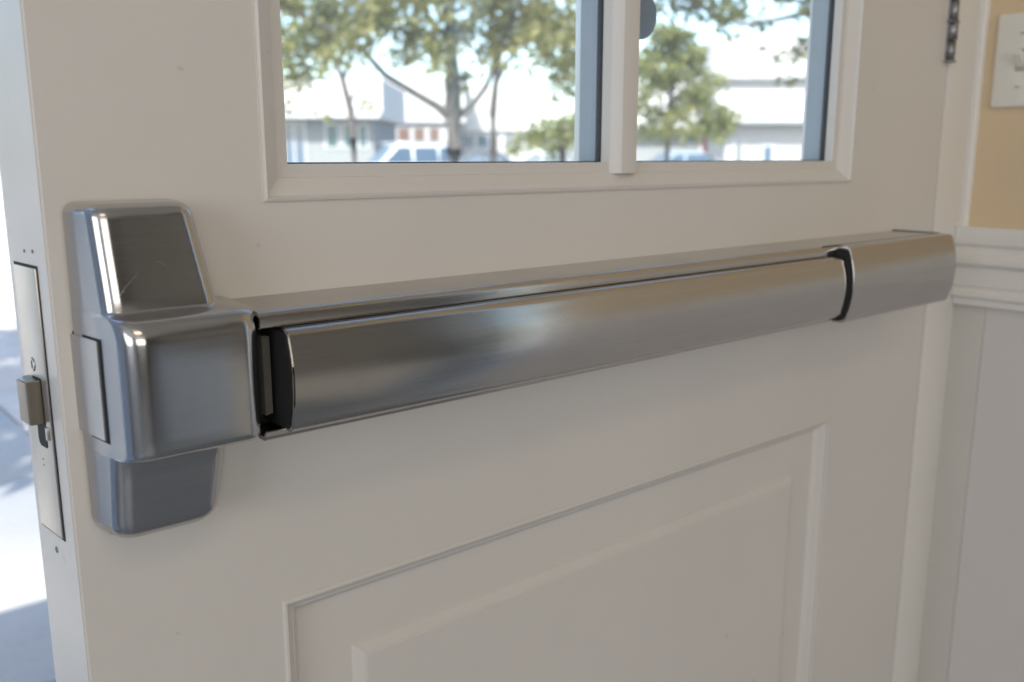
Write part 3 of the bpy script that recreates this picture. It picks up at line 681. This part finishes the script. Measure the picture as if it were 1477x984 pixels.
# --- cars
CARW = flat('white_car_paint', (.45, .49, .53), .5, 0, .02); CARS = flat('silver_blue_car_paint', (.20, .26, .32), .5, .0, .02); CARD = flat('dark_car_paint', (.06, .065, .07), .25, 0, .02)
CARG = flat('car_glass', (.05, .075, .105), .3, 0, .1, 2, 1.0); TYRE = flat('tyre', (.02, .02, .02), .8); RIM = flat('rim', (.5, .5, .52), .35, .9); LAMPR = flat('tail_lamp', (.4, .02, .02), .25); LAMPW = flat('head_lamp', (.6, .62, .63), .5)
def car(px, depth, face, label, paintm, suv=True, ht=1.75, L=4.6, yawo=0):
    g = at(px, depth); root = thing('parked_car', (g.x, g.y, GZ), label, 'car', 'cars parked across the street', YAW - math.pi / 2 + yawo)
    w = .92; s = ht / 1.75; dirx = -1 if face == 'left' else 1
    hl = L / 2
    low = [(-hl, .35), (-hl, .75), (-hl + .08, .95), (-hl + 1.15, 1.05 * s), (hl - .15, 1.08 * s), (hl, .95), (hl, .35)]
    def prism(name, poly, w0, w1, ztop, mat, par):
        v = []; n = len(poly)
        for sy in (-1, 1):
            for x, z in poly:
                t_ = max(0, (z - 1.0 * s) / (ht - 1.0 * s)); v.append((x * dirx, sy * (w0 + (w1 - w0) * t_), z))
        f = [(i, (i + 1) % n, n + (i + 1) % n, n + i) for i in range(n)] + [tuple(range(n)), tuple(range(n, 2 * n))]
        me = mesh(name, v, f); bm = bmesh.new(); bm.from_mesh(me); bmesh.ops.bevel(bm, geom=bm.edges[:], offset=.05, segments=2, affect='EDGES')
        for fc in bm.faces: fc.smooth = True
        bm.to_mesh(me); bm.free(); return link(name, me, mat, par)
    prism('body', low, w, w, 1, paintm, root)
    if suv: cab = [(-hl + 1.05, 1.0 * s), (-hl + 1.75, ht - .06), (-hl + 2.1, ht), (hl - .6, ht), (hl - .35, ht - .08), (hl - .08, 1.03 * s)]
    else: cab = [(-hl + 1.1, 1.0 * s), (-hl + 1.95, ht - .04), (-hl + 2.3, ht), (hl - 1.5, ht), (hl - 1.2, ht - .05), (hl - .55, 1.03 * s)]
    c = prism('cabin', cab, w - .04, w - .20, ht, paintm, root)
    x0, x1 = cab[0][0], cab[-1][0]; zt = ht - .12; zb = 1.08 * s
    def yw(z): return (w - .04) + (-.16) * max(0, (z - s) / (ht - s)) + .006
    def fx(z): t_ = (z - cab[0][1]) / (cab[1][1] - cab[0][1]); return x0 + (cab[1][0] - x0) * t_
    def bx_(z): t_ = (z - cab[-1][1]) / (cab[-2][1] - cab[-1][1]); return x1 + (cab[-2][0] - x1) * t_
    cuts = [(fx, .16), (None, -hl + 2.35), (None, -hl + 3.3), (bx_, -.16)]
    for sy in (-1, 1):
        for i in range(3):
            def ex(e, z, left): return (e[0](z) + e[1]) if e[0] else e[1] + (.05 if left else -.05)
            v = [(ex(cuts[i], zb, True), zb), (ex(cuts[i + 1], zb, False), zb), (ex(cuts[i + 1], zt, False), zt), (ex(cuts[i], zt, True), zt)]
            vv = [(x * dirx, sy * yw(z), z) for x, z in v] + [(x * dirx, sy * (yw(z) - .03), z) for x, z in v]
            link('side_window', mesh('side_window', vv, [(0, 1, 2, 3), (4, 5, 6, 7), (0, 1, 5, 4), (1, 2, 6, 5), (2, 3, 7, 6), (3, 0, 4, 7)]), CARG, root)
        for wx in (-hl + .9, hl - .95):
            t_ = cyl('wheel', (wx * dirx, sy * (w - .2), .34), (wx * dirx, sy * (w + .015), .34), .34, .34, TYRE, root, 24)
            cyl('rim', (wx * dirx, sy * (w - .1), .34), (wx * dirx, sy * (w + .025), .34), .22, .21, RIM, t_, 20)
        box('headlight', ((-hl - .012) if dirx > 0 else (hl - .1), sy * (w - .2) - .16, .68), ((-hl + .1) if dirx > 0 else (hl + .012), sy * (w - .2) + .16, .86), LAMPW, root, .02)
        box('tail_lamp', ((hl - .1) if dirx > 0 else (-hl - .012), sy * (w - .16) - .1, .72), ((hl + .012) if dirx > 0 else (-hl + .1), sy * (w - .16) + .1, .95), LAMPR, root, .02)
    for nm, e, o_ in (('windscreen', fx, -.012), ('rear_window', bx_, .012)):
        za, zb2 = zb + .02, zt + .02
        v = [(e(za) + o_, -(yw(za) - .14), za), (e(za) + o_, yw(za) - .14, za), (e(zb2) + o_, yw(zb2) - .12, zb2), (e(zb2) + o_, -(yw(zb2) - .12), zb2)]
        vv = [(x * dirx, y, z) for x, y, z in v] + [((x - o_ * 2.5) * dirx, y, z) for x, y, z in v]
        link(nm, mesh(nm, vv, [(0, 1, 2, 3), (4, 5, 6, 7), (0, 1, 5, 4), (1, 2, 6, 5), (2, 3, 7, 6), (3, 0, 4, 7)]), CARG, root)
    if suv:
        for sy in (-1, 1): cyl('roof_rail', (-.6 * dirx, sy * (w - .28), ht + .03), (1.5 * dirx, sy * (w - .28), ht + .03), .02, .02, RIM, root, 8)
    return root
car(578, 33, 'right', 'white estate car parked left of the big forked trunk', CARW, True, 1.72, 4.3, R(24))
car(790, 33, 'right', 'white car parked in front of the yellow green bush', CARW, False, 1.50, 4.6, R(-18))
car(690, 42, 'right', 'dark car glimpsed between the two tree trunks', CARD, False, 1.50, 4.4, R(8))
car(972, 36, 'right', 'pale blue car parked under the cone shaped tree', CARS, False, 1.48, 4.4, R(12))

# --- buildings
WALLW = flat('white_stucco', (.38, .38, .38), .9, 0, .05); WALLG = flat('grey_stucco', (.21, .22, .225), .9, 0, .08); ROOFW = flat('pale_roof', (.46, .455, .45), .9, 0, .05)
WINB = flat('blue_window', (.06, .10, .15), .12, 0, .1, 1, .8); WINBR = flat('brown_window', (.14, .09, .07), .3); TEAL = flat('teal_window', (.04, .09, .10), .15); REDD = flat('red_door', (.26, .075, .085), .5); FRMW = flat('white_frame', (.42, .42, .42), .6); DRK = flat('dark_fascia', (.16, .17, .18), .8)
def building(name, px0, px1, depth, ytop, label, wallm, wins, roof, cat='building'):
    """facade between two image columns, parallel to the picture; sizes follow from the depth"""
    c = at((px0 + px1) / 2, depth); root = thing(name, (c.x, c.y, GZ), label, cat, None, YAW - math.pi / 2)
    kk = depth / 1341.6; w = (px1 - px0) * kk; zt = pxz(ytop, depth); pc = (px0 + px1) / 2
    box('wall', (-w / 2, 0, -.2), (w / 2, 9, zt), wallm, root)
    for (a, b_, y0, y1, m, nm) in wins:
        xa, xb, za, zb = (a - pc) * kk, (b_ - pc) * kk, pxz(y1, depth), pxz(y0, depth); za = max(za, .05)
        wv = box(nm, (xa - .12, -.06, za - .1), (xb + .12, .05, zb + .12), FRMW, root)
        box('pane' if nm == 'window' else 'leaf', (xa, -.09, za), (xb, .02, zb), m, wv)
        if nm == 'window' and xb - xa > .9: box('glazing_bar', ((xa + xb) / 2 - .04, -.11, za), ((xa + xb) / 2 + .04, -.05, zb), FRMW, wv)
    for (y0, y1, over, m, nm) in roof:
        box(nm, (-w / 2 - .5, -over, pxz(y1, depth)), (w / 2 + .5, 9.4, pxz(y0, depth)), m, root)
    return root
building('shop_building', 395, 540, 46, 172, 'low white shop with blue windows and broad pale roof', WALLG, [(412, 440, 180, 262, WINB, 'window'), (473, 488, 182, 212, TEAL, 'window'), (498, 509, 182, 212, TEAL, 'window'), (520, 529, 182, 212, TEAL, 'window')], [(165, 173, 1.2, FRMW, 'fascia'), (118, 165, .3, ROOFW, 'roof')])
building('warehouse', 530, 660, 60, 178, 'long white building with a row of brown windows', WALLW, [(575, 592, 186, 204, WINBR, 'window'), (598, 613, 186, 204, WINBR, 'window'), (620, 634, 186, 204, WINBR, 'window'), (548, 566, 180, 208, DRK, 'doorway')], [(120, 178, .4, ROOFW, 'roof')])
building('office_building', 664, 762, 64, 190, 'far white building with grey windows between the thin trunks', WALLW, [(668, 684, 196, 212, WINB, 'window'), (689, 705, 196, 212, WINB, 'window'), (728, 744, 184, 210, DRK, 'doorway')], [(125, 190, .3, ROOFW, 'roof')])
building('grey_building', 905, 1044, 44, 186, 'grey building with red door beneath the cone shaped tree', WALLG, [(984, 1002, 192, 207, WINB, 'window'), (1012, 1035, 194, 262, REDD, 'doorway')], [(178, 187, .9, FRMW, 'fascia'), (122, 178, .2, ROOFW, 'roof')])
building('white_building', 1046, 1260, 40, 183, 'tall white building with dark roof lines and narrow windows', WALLW, [(1060, 1069, 206, 262, DRK, 'window'), (1101, 1112, 212, 236, WINB, 'window')], [(178, 182, .9, DRK, 'lower_fascia'), (122, 178, .25, ROOFW, 'upper_storey'), (118, 122, .6, DRK, 'upper_fascia'), (60, 118, -.6, ROOFW, 'roof')])
ps = at(550, 50); pl = thing('utility_post', (ps.x, ps.y, GZ), 'short grey post rising beside the low white shop', 'post', None, YAW - math.pi / 2)
box('post_shaft', (-.16, -.16, -.1), (.16, .16, pxz(172, 50)), DRK, pl, .03); box('post_head', (-.24, -.24, pxz(172, 50) - .05), (.24, .24, pxz(158, 50)), DRK, pl, .05)
